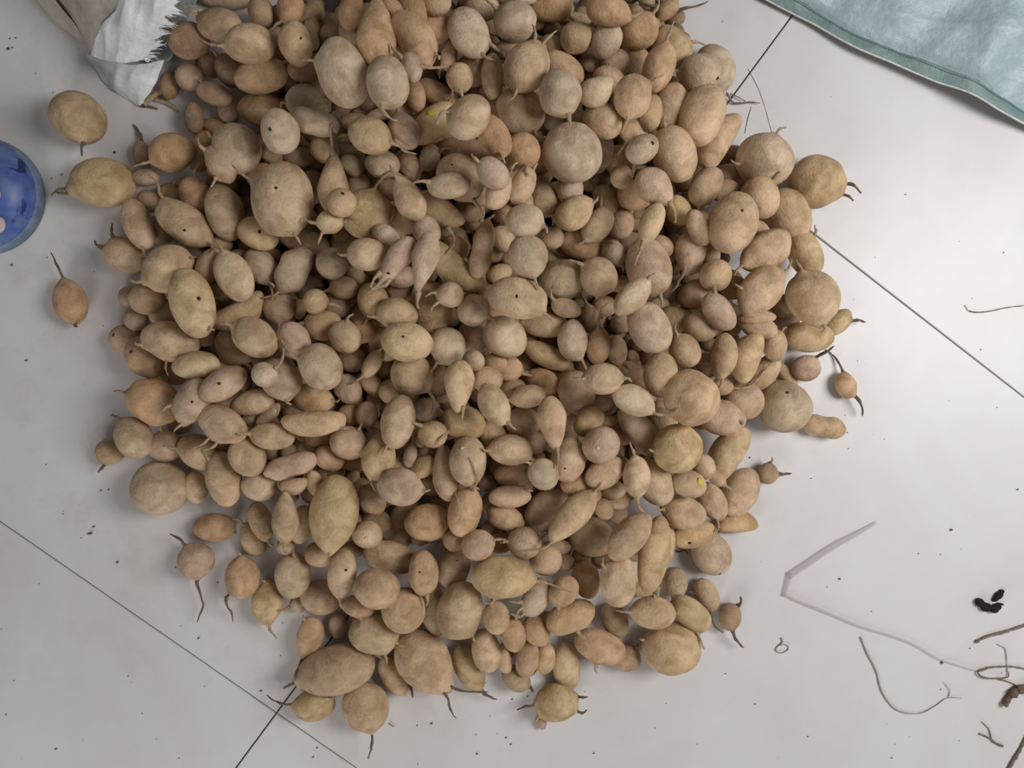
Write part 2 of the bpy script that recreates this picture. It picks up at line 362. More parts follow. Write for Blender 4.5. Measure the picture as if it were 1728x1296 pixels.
'M 200 780 4.32': '''
1215,400,176,96,-90,tw,6 t.4 r90:60 @the light pear potato standing neck up;1330,450,134,76,100,yg,4;1570,370,252,162,95,yY,7 r95:20 @the large olive speckled egg;700,480,142,98,0,od,0 r10:20 @the brown oval alone below the very big potato
565,720,122,116,0,pd,0 R-120:130 R85:330 @the lone round potato with a long hanging root;905,840,142,118,90,ot,0 R130:210 r-90:60;1085,1020,146,105,95,yY,0 r85:100 r-90:20;1270,830,158,120,90,gy,1 r-80:40
1040,430,142,76,70,to,3;980,560,122,80,70,ty,1 R-120:60;1220,610,62,60,0,t,3;1470,670,104,86,0,to,3;1630,810,166,98,95,tw,6 h40:-50 r95:80 @the pale capsule potato with a black hole;1480,980,142,120,0,td,1
1310,1035,62,60,0,g,0;1390,210,60,80,0,d,2;1380,1290,60,50,0,pd,0''',
'N 560 780 4.32': '''
700,440,168,132,0,oy,2 @the golden brown potato over a bare floor gap;965,360,172,115,105,ot,6 r-70:230 @the ribbed orange potato with a long root;265,530,99,98,0,tw,6 n0:0 r190:60 @the small round potato with a white centre
440,690,192,108,15,tY,3;660,800,162,106,90,to,6 c L h-10:-30 @the squarish potato with cut looking ends;895,770,146,110,105,pt,5 h20:-80;1065,605,110,104,0,pt,7 r-20:70;1250,840,212,144,0,y,8 r5:260 r115:60 @the large yellow striped oval
1400,590,116,112,0,tp,7 r190:40;1220,590,88,72,0,oy,5;1265,400,142,84,20,to,5 L;1295,250,142,78,0,wo,7 @the tan lens shaped potato;1560,320,164,100,-35,tp,6 k.12;1560,720,110,106,0,t,7
330,920,152,136,0,to,6 r50:40;530,1080,152,150,0,to,5 r-150:60;930,1090,206,152,105,tY,7 r60:30 @the tallest olive tan oval low in the pile;740,1080,182,90,80,Yt,4;1200,1135,116,88,90,ty,6 r-110:60
1490,990,132,84,-65,gp,5 r150:80 r170:70 r130:80 @the pale grey potato with hairy rootlets;200,1050,114,82,10,to,3 r80:30;310,1235,168,130,10,Yt,2;300,270,114,92,60,t,2;900,570,84,74,0,do,3
1650,620,94,52,0,t,5;150,640,80,60,0,d,2;640,560,60,40,0,d,2;1130,740,50,50,0,d,3;1150,300,60,80,0,dp,3;700,960,60,60,0,d,2''',
'O 880 800 4.32': '''
370,310,222,108,-48,ty,8 t-.3 r130:200 r-52:70 @the long potato drawn out at both ends;600,260,78,62,60,t,6;510,455,152,130,20,ty,6 r30:60;800,450,196,112,-50,tp,8 @the smooth pink tan sausage lying slantwise
970,600,275,110,100,yt,6 c b60:-150 @the longest upright cylinder potato;470,770,132,92,80,ot,5;710,770,168,125,100,tw,7 r-140:60 L @the crumpled potato with a folded ear;1120,790,106,86,90,gY,1
1350,880,122,76,60,t,1 R80:180 R190:90;1520,1040,96,76,100,dY,0 R80:140 R-55:60 @the tiny dark potato on the floor with a stiff tail;960,1010,162,115,10,ty,4 r185:70 r-90:40;1240,1020,156,96,40,yY,2 r75:90
350,1040,176,112,-20,oy,5 w.15 r60:60;680,1060,124,90,65,Yy,1;870,560,94,60,-40,t,5;440,600,74,62,0,t,5;310,640,74,62,0,t,5;700,180,92,80,0,t,5;370,70,94,82,0,to,5;870,840,84,50,0,t,3
700,290,74,70,0,d,2;610,620,84,52,0,td,4;305,860,116,95,-50,to,6 r110:30;230,480,80,50,0,dt,4;560,640,50,50,0,d,3;1050,500,60,60,0,d,2;190,1060,50,60,0,d,2;310,540,50,70,0,dt,4''',
'P 420 980 4.32': '''
445,430,152,95,100,ow,0 t.3 R110:110 r-100:40;915,390,172,130,15,Yt,2 r60:50;640,640,268,168,-10,td,1 R165:80 @the very large brown oval at the near end of the pile
1280,590,232,180,58,t,2 t.15 R55:200 R40:260 @the big tan potato with thick forked roots;1060,700,152,86,55,ty,0 r-120:130 R20:50;470,910,150,110,-15,yY,0 R185:170 R-40:50 @the potato with a stalk pointing at the tile crossing
845,920,168,154,70,tY,0 R75:190 @the lone brown potato with a hooked tail;1600,640,172,92,65,yY,0 R60:110;650,330,92,62,80,pt,0''',
'Q 780 980 4.32': '''
370,390,124,86,80,ot,5;540,360,106,85,60,ot,5;175,510,158,100,80,t,4;475,560,132,80,100,op,4;600,570,112,72,95,yt,2;390,710,112,80,40,Yd,0 R30:30
760,620,172,96,85,yg,0;690,890,142,126,0,yY,0 R20:60 R-20:60 R180:120 r150:60 @the brown potato nearest the bottom with many stubs;575,1020,64,38,80,pd,0;1010,480,192,112,20,op,3 L R110:60 @the rough reddish brown lump at the near edge
1200,570,96,86,0,td,0 R-60:40;310,590,84,50,80,t,3;1520,490,194,180,0,yt,0 @the big flat round potato at the near edge;480,640,60,50,0,Yd,0;330,500,60,60,0,do,3''',
'S 0 0 4.32': '''
570,850,184,166,30,Yd,0 R75:90 @the greenish grey potato alone below the sack''',
'T 0 180 3.084': '''
368,1012,112,78,80,od,0 R-105:130 R75:20 @the lone brown potato with a stem like a wine glass''',
}
TONE = {'w': (.58, .46, .32), 'g': (.44, .365, .27), 't': (.47, .335, .205), 'o': (.44, .255, .115), 'y': (.49, .36, .165), 'Y': (.33, .26, .13),
        'p': (.45, .32, .245), 'd': (.25, .155, .09), 'r': (.36, .17, .10)}
TWORD = {'w': 'pale', 'g': 'grey', 't': 'tan', 'o': 'orange-brown', 'y': 'yellowish', 'Y': 'olive', 'p': 'pinkish', 'd': 'dark brown', 'r': 'reddish'}


class Spud: pass


def read_tiles():
    out = []
    for head, body in TILES.items():
        _, x0, y0, sc = head.split()
        x0, y0, sc = float(x0), float(y0), float(sc)
        for item in re.split(r'[;\n]', body):
            item = item.strip()
            if not item: continue
            name = None
            if '@@' in item: item = item.replace('@@', '')
            if '@' in item: item, name = item.split('@')
            bits = item.split()
            q = bits[0].split(',')
            s = Spud()
            s.px, s.py = x0 + float(q[0]) / sc, y0 + float(q[1]) / sc
            s.a, s.b, s.ang = float(q[2]) / sc, float(q[3]) / sc, float(q[4])
            if s.b > s.a: s.a, s.b, s.ang = s.b, s.a, s.ang + 90
            s.code, s.layer = q[5], int(q[6])
            s.tone = (.64 * np.mean([TONE[c] for c in s.code + s.code[0]], axis=0) + .36 * np.array([.49, .36, .26])) * 1.28
            s.taper = s.bend = s.waist = 0.0
            s.lump = s.cyl = False
            s.roots, s.holes, s.spots, s.nubs, s.bumps = [], [], [], [], []
            for o in bits[1:]:
                c, r = o[0], o[1:]
                if c == 't': s.taper = float(r)
                elif c == 'k': s.bend = float(r)
                elif c == 'w': s.waist = float(r)
                elif c == 'L': s.lump = True
                elif c == 'c': s.cyl = True
                elif c in 'rR':
                    a_, l_ = r.split(':')
                    s.roots.append((float(a_), float(l_) / sc, c == 'R' and s.layer < 3))
                else:
                    u, v = r.split(':')
                    {'h': s.holes, 's': s.spots, 'n': s.nubs, 'b': s.bumps}[c].append((float(u) / sc, float(v) / sc))
            s.landmark = name.strip() if name else None
            out.append(s)
    return out


SPUDS = read_tiles()
# ------------------------------------------------------------------ the floor: big porcelain tiles
def tile_material():
    m, nt, p = new_mat('off_white_porcelain')
    g = nt.nodes.new('ShaderNodeNewGeometry')
    pos = g.outputs['Position']
    c = mix(nt, (.64, .615, .605), (.70, .683, .683), ramp(nt, noise(nt, pos, 5, 5, .6, .6), .35, .68))
    # soil dust shaken off the potatoes, in patches
    dust = ramp(nt, noise(nt, pos, 14, 6, .7), .50, .78)
    dist = nt.nodes.new('ShaderNodeVectorMath'); dist.operation = 'DISTANCE'
    dist.inputs[1].default_value = (-.12, .08, 0)
    nt.links.new(pos, dist.inputs[0])
    near = ramp(nt, dist.outputs['Value'], .28, .62, (1, 1, 1), (.10, .10, .10))
    f = nt.nodes.new('ShaderNodeMath'); f.operation = 'MULTIPLY'
    nt.links.new(dust, f.inputs[0]); nt.links.new(near, f.inputs[1])
    f2 = nt.nodes.new('ShaderNodeMath'); f2.operation = 'MULTIPLY'; f2.inputs[1].default_value = .45
    nt.links.new(f.outputs[0], f2.inputs[0])
    c = mix(nt, c, (.36, .29, .23), f2.outputs[0])
    # a dark brown round patch with a wavy edge under the pile
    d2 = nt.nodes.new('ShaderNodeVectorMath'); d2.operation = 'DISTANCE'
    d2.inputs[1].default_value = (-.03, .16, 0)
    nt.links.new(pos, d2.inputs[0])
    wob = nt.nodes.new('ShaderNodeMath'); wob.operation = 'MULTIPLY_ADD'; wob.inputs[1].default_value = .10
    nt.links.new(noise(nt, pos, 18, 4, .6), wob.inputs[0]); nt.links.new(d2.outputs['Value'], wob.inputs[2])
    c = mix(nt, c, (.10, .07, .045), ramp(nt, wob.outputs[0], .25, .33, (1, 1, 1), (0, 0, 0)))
    speck = ramp(nt, noise(nt, pos, 230, 2, .5), .74, .80)
    f3 = nt.nodes.new('ShaderNodeMath'); f3.operation = 'MULTIPLY'; f3.inputs[1].default_value = .35
    nt.links.new(speck, f3.inputs[0])
    c = mix(nt, c, (.34, .29, .25), f3.outputs[0])
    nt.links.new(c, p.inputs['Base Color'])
    p.inputs['Roughness'].default_value = .34
    p.inputs['Specular IOR Level'].default_value = .4
    bump(nt, noise(nt, pos, 30, 3, .6), .05, .002, p)
    return m


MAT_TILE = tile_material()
MAT_GROUT = plain('dark_tile_joint', (.10, .09, .085), .9, .2, 80, coord='Object')
JOINT = at(466.3, 1203.4)
D1 = np.array([math.cos(math.radians(53.55)), math.sin(math.radians(53.55)), 0])
D2 = np.array([math.cos(math.radians(-36.45)), math.sin(math.radians(-36.45)), 0])
TS = 0.8
fv = [tuple(JOINT + D1 * i * TS + D2 * j * TS + np.array([0, 0, -.010])) for i, j in ((-2, -2), (-2, 3), (3, 3), (3, -2))]
bot = [(x, y, -.03) for x, y, _ in fv]
fl = link('floor', mesh_np('floor', fv + bot, [(0, 1, 2, 3), (7, 6, 5, 4), (0, 4, 5, 1), (1, 5, 6, 2), (2, 6, 7, 3), (3, 7, 4, 0)], False), MAT_GROUT)
tag(fl, 'floor of large off white porcelain tiles with thin dark joints', kind='structure')
hs = TS / 2 - .0007
bm = bmesh_tile = None
prof = [(hs, -.010), (hs, -.0008), (hs - .0008, 0)]
tv = []
for r_, z_ in prof:
    for sx, sy in ((-1, -1), (1, -1), (1, 1), (-1, 1)):
        tv.append((sx * r_, sy * r_, z_))
tf = [(8, 9, 10, 11), (3, 2, 1, 0)]
for k in (0, 4):
    for j in range(4):
        tf.append((k + j, k + (j + 1) % 4, k + 4 + (j + 1) % 4, k + 4 + j))
tile_mesh = mesh_np('tile', tv, tf, False)
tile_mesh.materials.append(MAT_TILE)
for i in range(-2, 3):
    for j in range(-2, 3):
        t = bpy.data.objects.new('tile', tile_mesh)
        t.location = tuple(JOINT + D1 * (i + .5) * TS + D2 * (j + .5) * TS)
        t.rotation_euler = (0, 0, math.radians(-36.45))
        t.parent = fl
        COL.objects.link(t)

# ------------------------------------------------------------------ the pile
rng = np.random.default_rng(7)


def ico(sub):
    import bmesh
    b = bmesh.new()
    bmesh.ops.create_icosphere(b, subdivisions=sub, radius=1.0)
    V = np.array([v.co[:] for v in b.verts])
    Fc = np.array([[v.index for v in f.verts] for f in b.faces])
    b.free()
    return V, Fc


ICO = {k: ico(k) for k in (1, 2, 3, 4, 5)}


def sines(P, freq, n=6):
    out = np.zeros(len(P))
    for _ in range(n):
        d = rng.normal(size=3); d *= freq * rng.uniform(.6, 1.3) / np.linalg.norm(d)
        out += np.sin(P @ d + rng.uniform(0, 6.28))
    return out / n ** .5


def potato_verts(a, b, c, ang, taper=0, bend=0, waist=0, lump=False, cyl=False, sub=3, eyes=True, necks=(), bumps=()):
    P, Fc = ICO[sub]
    d = 1 + .048 * sines(P, 1.9) + .022 * sines(P, 4) + .006 * sines(P, 11) + .003 * sines(P, 22) + (.045 * sines(P, 3.4) + .018 * sines(P, 8) if lump else 0)
    if eyes:
        for _ in range(int(rng.integers(3, 9))):
            q = rng.normal(size=3); q /= np.linalg.norm(q)
            w = rng.uniform(.07, .14)
            d = d - rng.uniform(.012, .045) * np.exp(-((P - q) ** 2).sum(1) / (w * w))
    for na in necks:
        t_ = math.radians(na - ang)
        q = np.array([math.cos(t_) / a, -math.sin(t_) / b, .12 / c]); q /= np.linalg.norm(q)
        d = d + .13 * np.exp(-((P - q) ** 2).sum(1) / .055)
    for bu, bv in bumps:
        t_ = math.radians(ang)
        bx, by = (bu * math.cos(t_) + bv * math.sin(t_)) / a, (bu * math.sin(t_) - bv * math.cos(t_)) / b
        q = np.array([bx, by, math.sqrt(max(.02, 1 - bx * bx - by * by))]); q /= np.linalg.norm(q)
        d = d + .11 * np.exp(-((P - q) ** 2).sum(1) / .03)
    x, y, z = P[:, 0], P[:, 1], P[:, 2]
    cs = np.ones(len(P))
    t = abs(taper); xs = x * (1 if taper >= 0 else -1)
    if t: cs = 1 - t * np.clip((xs + .25) / 1.25, 0, 1) ** .9 + .10 * t * (xs < 0) * 0
    if t > .25 or t < 0 or taper < 0: cs = cs * (1 + .25 * t * np.clip(-xs, 0, 1) * 0)
    if waist: cs = cs * (1 - waist * np.exp(-(x / .38) ** 2))
    if cyl:
        rr = np.sqrt(np.clip(1 - x * x, 1e-6, 1)); cs = cs * np.minimum(1.0, rr ** -.45) * .97
    X = a * x * d
    Y = b * y * d * cs
    Z = c * z * d * cs
    if bend:
        Y = Y - bend * a * (x * x - .35) * 1.0
    th = math.radians(ang)
    co, si = math.cos(th), math.sin(th)
    # e1 = (co, -si), e2 = (si, co)
    return np.stack([X * co + Y * si, -X * si + Y * co, Z], 1), Fc


GX0, GY0, GR = -.80, -.70, .0025
NX, NY = 680, 620
TOP = np.zeros((NX, NY))


def drop(V, x, y):
    """height at which the shape comes to rest on what lies below"""
    low = V[V[:, 2] < -.25 * abs(V[:, 2].min())]
    cx = low[:, :2].mean(0)
    k = .93
    ix = np.clip(((low[:, 0] * k + x - GX0) / GR).astype(int), 0, NX - 1)
    iy = np.clip(((low[:, 1] * k + y - GY0) / GR).astype(int), 0, NY - 1)
    return max(float((TOP[ix, iy] - low[:, 2]).max()) - .0012, float(-V[:, 2].min()))


def stamp(V, x, y, z):
    up = V[V[:, 2] > 0]
    ix = np.clip(((up[:, 0] + x - GX0) / GR).astype(int), 0, NX - 1)
    iy = np.clip(((up[:, 1] + y - GY0) / GR).astype(int), 0, NY - 1)
    np.maximum.at(TOP, (ix, iy), up[:, 2] + z)


def heap(px, py):
    """height of the hidden core of the pile under a place of the photograph"""
    dx = (px - 770) / (430 if px < 770 else 520)
    dy = (py - 230) / (560 if py > 230 else 620)
    d = math.hypot(dx, dy)
    low = math.hypot((px - 770) / 470, (py - 520) / 400)
    return max(.088 * max(0.0, 1 - d ** 1.5), .034 if low < 1 and py > 0 else 0)


ROOM = SPUDS
stuff_V, stuff_F, stuff_T = [], [], []
sroot_V, sroot_F = [], []


def add_stuff(V, Fc, tone):
    n = sum(len(v) for v in stuff_V)
    stuff_V.append(V); stuff_F.append(Fc + n); stuff_T.append(np.tile(tone, (len(V), 1)))


# hidden core
n_fill = 0
for _ in range(12000):
    px, py = rng.uniform(250, 1300), rng.uniform(-330, 940)
    hb = heap(px, py) - (.010 if heap(px, py) > .045 else 0)
    a = rng.uniform(.009, .021); b = a * rng.uniform(.7, .98)
    if hb < .026: continue
    V, Fc = potato_verts(a, b, b * .95, rng.uniform(0, 180), sub=2 if py > 0 else 3, eyes=False)
    p = at(px, py, hb * .6)
    z = drop(V, p[0], p[1])
    if z + V[:, 2].max() > hb: continue
    stamp(V, p[0], p[1], z)
    add_stuff(V + [p[0], p[1], z], Fc, np.array(TONE['t']) * rng.uniform(.6, 1.0))
    n_fill += 1
# the part of the pile that runs on under the mouth of the sack, past the frame
for _ in range(420):
    px, py = rng.uniform(330, 950), rng.uniform(-330, -60)
    hb = heap(px, py) + .05
    if heap(px, py) < .004: continue
    a = rng.uniform(.017, .030); b = a * rng.uniform(.7, .98)
    V, Fc = potato_verts(a, b, b * .95, rng.uniform(0, 180), sub=3)
    p = at(px, py, hb * .7)
    z = drop(V, p[0], p[1])
    if z + V[:, 2].max() > hb: continue
    stamp(V, p[0], p[1], z)
    add_stuff(V + [p[0], p[1], z], Fc, np.array(TONE[rng.choice(list('wgtoyp'))]) * rng.uniform(.8, 1.0))

# potatoes read off the photograph, lowest first
order = sorted(SPUDS, key=lambda s: (s.layer, s.a * s.b * rng.uniform(.9, 1.1)))
for s in order:
    seed = int(s.px * 31 + s.py * 17)
    zc = .02 if s.layer == 0 else heap(s.px, s.py) + .02
    size = math.sqrt(s.a * s.b)
    s.sub = 4 if size > 25 else 3
    cf = rng.uniform(.88, .99)
    if s.layer == 0: cf *= .95
    for it in range(3):
        rng = np.random.default_rng(seed)
        p = at(s.px, s.py, zc)
        m_per_px = float((p - np.array([0, 0, CAM_Z])) @ -RM[:, 2]) / F
        A, B = s.a * m_per_px * 1.075, s.b * m_per_px * 1.075
        V, Fc = potato_verts(A, B, B * cf, s.ang, s.taper, s.bend, s.waist, s.lump, s.cyl, s.sub,
                             necks=[r_[0] for r_ in s.roots], bumps=[(u * m_per_px, v * m_per_px) for u, v in s.bumps])
        cap = heap(s.px, s.py) + .012 + .0085 * s.layer + .3 * B
        zc = max(min(drop(V, p[0], p[1]), cap), float(-V[:, 2].min()))
    p = at(s.px, s.py, zc)
    stamp(V, p[0], p[1], zc)
    s.V, s.F, s.p, s.A, s.B, s.C = V, Fc, np.array([p[0], p[1], zc]), A, B, B * cf
    s.mpp = m_per_px
rng = np.random.default_rng(11)


def rad_at(s, img_ang):
    t = math.radians(img_ang - s.ang)
    return 1 / math.sqrt((math.cos(t) / s.A) ** 2 + (math.sin(t) / s.B) ** 2)


def root_path(s, img_ang, length, dark):
    t = math.radians(img_ang)
    d = np.array([math.cos(t), -math.sin(t)])
    r0 = rad_at(s, img_ang)
    tw = abs(s.taper) if abs(((img_ang - s.ang + 180) % 360) - 180) < 40 and s.taper else 0
    n = max(4, min(12, int(length / .006) + 3))
    pts = []
    pos = d * r0 * .86
    z = s.C * (.25 if s.layer else -.1)
    step = length / (n - 1)
    curl = rng.uniform(-.5, .5) / max(1, n - 1) * 1.6
    th = 0.0
    pts.append((pos[0], pos[1], z))
    pos = pos + d * r0 * .16
    for i in range(n):
        th += curl + rng.normal() * .16
        dd = np.array([d[0] * math.cos(th) - d[1] * math.sin(th), d[0] * math.sin(th) + d[1] * math.cos(th)])
        pos = pos + dd * step
        wx, wy = s.p[0] + pos[0], s.p[1] + pos[1]
        ix = int(np.clip((wx - GX0) / GR, 1, NX - 2)); iy = int(np.clip((wy - GY0) / GR, 1, NY - 2))
        surf = TOP[ix - 1:ix + 2, iy - 1:iy + 2].max() + .0015 - s.p[2]
        z = z - step * rng.uniform(.1, .5)
        if surf < s.C + .010: z = max(z, surf)
        z = max(z, -s.p[2] + .0012)
        pts.append((pos[0], pos[1], z))
    pts = np.array(pts)
    pts[1:-1, 2] = (pts[:-2, 2] + 2 * pts[1:-1, 2] + pts[2:, 2]) / 4
    pts[1:, 2] = np.maximum(pts[1:, 2], -s.p[2] + .001)
    m = min(24, n * 3)
    pts = smooth_line(pts, m)
    u = np.linspace(0, 1, m)
    r = (.0019 if length < .025 else .0015) * (1.15 if dark else 1) * (1 - .62 * u) * (1 + .18 * np.sin(u * rng.uniform(9, 16) + rng.uniform(0, 6)))
    r[0] *= 1.5; r[1] *= 1.25
    r[-1] *= .6
    return tube(pts, r, 6)


def surf_point(s, u, v):
    """a point on the upper side, u and v photo pixels from the centre"""
    x, y = u * s.mpp, -v * s.mpp
    d2 = (s.V[:, 0] - x) ** 2 + (s.V[:, 1] - y) ** 2 - (s.V[:, 2] > 0) * 1.0
    i = int(np.argmin(d2))
    q = s.V[i]
    return np.array([x, y, q[2]]), q / (np.array([s.A, s.B, s.C]) ** 2)


def patch(s, u, v, r, flat, lift):
    P, Fc = ICO[2]
    q, nrm = surf_point(s, u, v)
    nrm = Vector((q[0] / s.A ** 2, q[1] / s.B ** 2, max(q[2], .001) / s.C ** 2)).normalized()
    M = np.array(nrm.to_track_quat('Z', 'Y').to_matrix())
    L = P * [r, r * .8, r * flat]
    return L @ M.T + q + np.array(nrm) * lift, Fc


# how much of each potato the photograph shows
ids = -np.ones((324, 432), int)
yy, xx = np.mgrid[0:324, 0:432] * 4.0 + 2
for i, s in sorted(enumerate(SPUDS), key=lambda t: t[1].p[2] + t[1].C * .6):
    t = math.radians(s.ang)
    dx, dy = xx - s.px, yy - s.py
    u, v = dx * math.cos(t) + dy * math.sin(t), -dx * math.sin(t) + dy * math.cos(t)
    ids[(u / s.a) ** 2 + (v / s.b) ** 2 < 1] = i
cnt = np.bincount(ids[ids >= 0].ravel(), minlength=len(SPUDS))
for i, s in enumerate(SPUDS):
    s.vis = int(cnt[i])
    s.i = i
rank = sorted(SPUDS, key=lambda s: -(s.vis + (500 if s.landmark else 0) + (300 if s.layer == 0 else 0)))
singles = rank[:300]
rest = rank[300:]

# ------------------------------------------------------------------ labels: how it looks, then which landmark it lies by
LM = [s for s in singles if s.landmark]


def looks(s):
    m = math.sqrt(s.a * s.b)
    size = 'big' if m > 33 else 'mid-sized' if m > 25 else 'small' if m > 18 else 'tiny'
    col = TWORD[s.code[0]]
    asp = s.a / s.b
    if s.lump: shp = 'knobbly'
    elif abs(s.taper) > .25: shp = 'pear shaped'
    elif s.waist > .1: shp = 'waisted'
    elif abs(s.bend) > .15: shp = 'curved'
    elif asp < 1.13: shp = 'round'
    elif asp < 1.45: shp = 'oval'
    else: shp = 'long'
    return f'{size} {col} {shp}'


DIRS = ['right of', 'below and right of', 'below', 'below and left of', 'left of', 'above and left of', 'above', 'above and right of']


def sector(f, s):
    return int(round(math.degrees(math.atan2(s.py - f.py, s.px - f.px)) / 45)) % 8


slots = []
for f in LM:
    by = {}
    for s in singles:
        if s is not f: by.setdefault(sector(f, s), []).append(s)
    for k, lst in by.items():
        lst.sort(key=lambda s: math.hypot(s.px - f.px, s.py - f.py))
        for r, s in enumerate(lst[:4]):
            slots.append((r * 60 + math.hypot(s.px - f.px, s.py - f.py) + (30 if k % 2 else 0) + 1.5 * len(f.landmark), f, k, r, s))
slots.sort(key=lambda t: t[0])
NTH = ['just', 'second one', 'third one', 'fourth one']
label_of, used = {}, set()
for s in singles:
    if s.landmark:
        label_of[s.i] = s.landmark.split(' ', 1)[1]
        used.add(label_of[s.i])
for sc_, f, k, r, s in slots:
    if s.i in label_of: continue
    lab = f'{looks(s)} potato {NTH[r]} {DIRS[k]} {f.landmark}'
    for a_, b_ in ((' and ', '-'),):
        if len(lab.split()) > 16: lab = lab.replace(' and left of', '-left of').replace(' and right of', '-right of')
    if len(lab.split()) > 16: continue
    if lab in used: continue
    label_of[s.i] = lab; used.add(lab)
for s in singles:
    label_of.setdefault(s.i, looks(s) + ' potato in the pile')

# ------------------------------------------------------------------ the potatoes as objects
for s in singles:
    me = mesh_np('potato', s.V, s.F)
    o = link('potato', me, MAT_SKIN, None, s.p)
    tone = s.tone * rng.uniform(.93, 1.05)
    at_ = me.attributes.new('tone', 'FLOAT_COLOR', 'POINT')
    at_.data.foreach_set('color', np.tile([*tone, 1.0], (len(s.V), 1)).astype(np.float32).ravel())
    tag(o, label_of[s.i], 'potato', 'potatoes poured out in a pile on the tiles' if s.layer or s.vis < 0 else 'potatoes poured out in a pile on the tiles')
    roots = list(s.roots)
    if not roots and rng.uniform() < .35:
        roots = [(s.ang + (0 if rng.uniform() < .5 else 180) + rng.uniform(-25, 25), rng.uniform(6, 14), False)]
    for ang, L, dark in roots:
        v, f = root_path(s, ang, L * s.mpp, dark)
        link('root', mesh_np('root', v, f), MAT_ROOT_DARK if dark else MAT_ROOT, o)
    for u, v in s.holes:
        q, f = patch(s, u, v, .0021, .5, -.0006)
        link('wormhole', mesh_np('wormhole', q, f), MAT_PIT, o)
    for u, v in s.spots:
        q, f = patch(s, u, v, .0045, .25, -.0004)
        link('yellow_bruise', mesh_np('yellow_bruise', q, f), MAT_YELLOW, o)
    for u, v in s.nubs:
        q, f = patch(s, u, v, .0021, .6, -.0002)
        link('root_scar', mesh_np('root_scar', q, f), MAT_WHITE_NUB, o)
for s in rest:
    add_stuff(s.V + s.p, s.F, s.tone * rng.uniform(.93, 1.05))
    for ang, L, dark in s.roots:
        v, f = root_path(s, ang, L * s.mpp, dark)
        n = len(sroot_V)
        sroot_V += [tuple(np.array(q) + s.p) for q in v]
        sroot_F += [tuple(k + n for k in q) for q in f]
me = mesh_np('potatoes', np.vstack(stuff_V), np.vstack(stuff_F))
a_ = me.attributes.new('tone', 'FLOAT_COLOR', 'POINT')
TT = np.vstack(stuff_T)
a_.data.foreach_set('color', np.hstack([TT, np.ones((len(TT), 1))]).astype(np.float32).ravel())
so = tag(link('small_potatoes', me, MAT_SKIN), 'mass of smaller and half buried potatoes in the gaps of the pile', 'potatoes', kind='stuff')
if sroot_V:
    tag(link('rootlets', mesh_np('rootlets', sroot_V, sroot_F), MAT_ROOT, so), kind='stuff')
print('potatoes', len(SPUDS), 'fill', n_fill, 'top', TOP.max(), 'labels', len(set(label_of.values())))
# ------------------------------------------------------------------ cloth-like sheets from rows of (x, y, height)
def sheet_verts(rows, nu, nv, amp=.0, freq=60, seed=1, edge=None):
    G = np.array([[at(x, y, z) for x, y, z in row] for row in rows])
    A = np.array([smooth_line(G[i], nu) for i in range(G.shape[0])])
    B = np.array([smooth_line(A[:, j], nv) for j in range(nu)]).transpose(1, 0, 2)
    P = B.reshape(-1, 3).copy()
    r = np.random.default_rng(seed)
    if amp:
        h = np.zeros(len(P))
        for k in range(14):
            q = r.normal(size=2); q *= freq * r.uniform(.4, 2.2) / np.linalg.norm(q)
            w = P[:, :2] @ q + r.uniform(0, 6.28)
            h += (1 - 2 * np.abs(np.sin(w))) * r.uniform(.3, 1) if k % 2 else np.sin(w) * .7
        P[:, 2] += amp * h / 4
    P[:, 2] = np.maximum(P[:, 2], .0008)
    Fc = [(i * nu + j, i * nu + j + 1, (i + 1) * nu + j + 1, (i + 1) * nu + j) for i in range(nv - 1) for j in range(nu - 1)]
    return P, np.array(Fc), B


def thicken(o, t):
    m = o.modifiers.new('thickness', 'SOLIDIFY')
    m.thickness = t
    m.offset = 0


def woven(name, col, dirt, amount, rough=.5, weave=900.0, spec=.4):
    m, nt, p = new_mat(name)
    g = nt.nodes.new('ShaderNodeNewGeometry')
    pos = g.outputs['Position']
    n = noise(nt, pos, 28, 5, .65)
    f = nt.nodes.new('ShaderNodeMath'); f.operation = 'MULTIPLY'; f.inputs[1].default_value = amount
    nt.links.new(ramp(nt, n, .42, .75), f.inputs[0])
    c = mix(nt, col, dirt, f.outputs[0])
    c = mult(nt, c, ramp(nt, noise(nt, pos, 160, 3, .6), .3, .7, (.90, .90, .90), (1.06, 1.06, 1.06)))
    nt.links.new(c, p.inputs['Base Color'])
    p.inputs['Roughness'].default_value = rough
    p.inputs['Specular IOR Level'].default_value = spec
    w = nt.nodes.new('ShaderNodeTexWave'); w.inputs['Scale'].default_value = weave / 6.28
    w.bands_direction = 'DIAGONAL'
    nt.links.new(pos, w.inputs['Vector'])
    ad = nt.nodes.new('ShaderNodeMath'); ad.operation = 'MULTIPLY_ADD'; ad.inputs[1].default_value = .04
    nt.links.new(w.outputs[1], ad.inputs[0]); nt.links.new(noise(nt, pos, 70, 5, .6), ad.inputs[2])
    bump(nt, ad.outputs[0], .55, .0035, p)
    return m


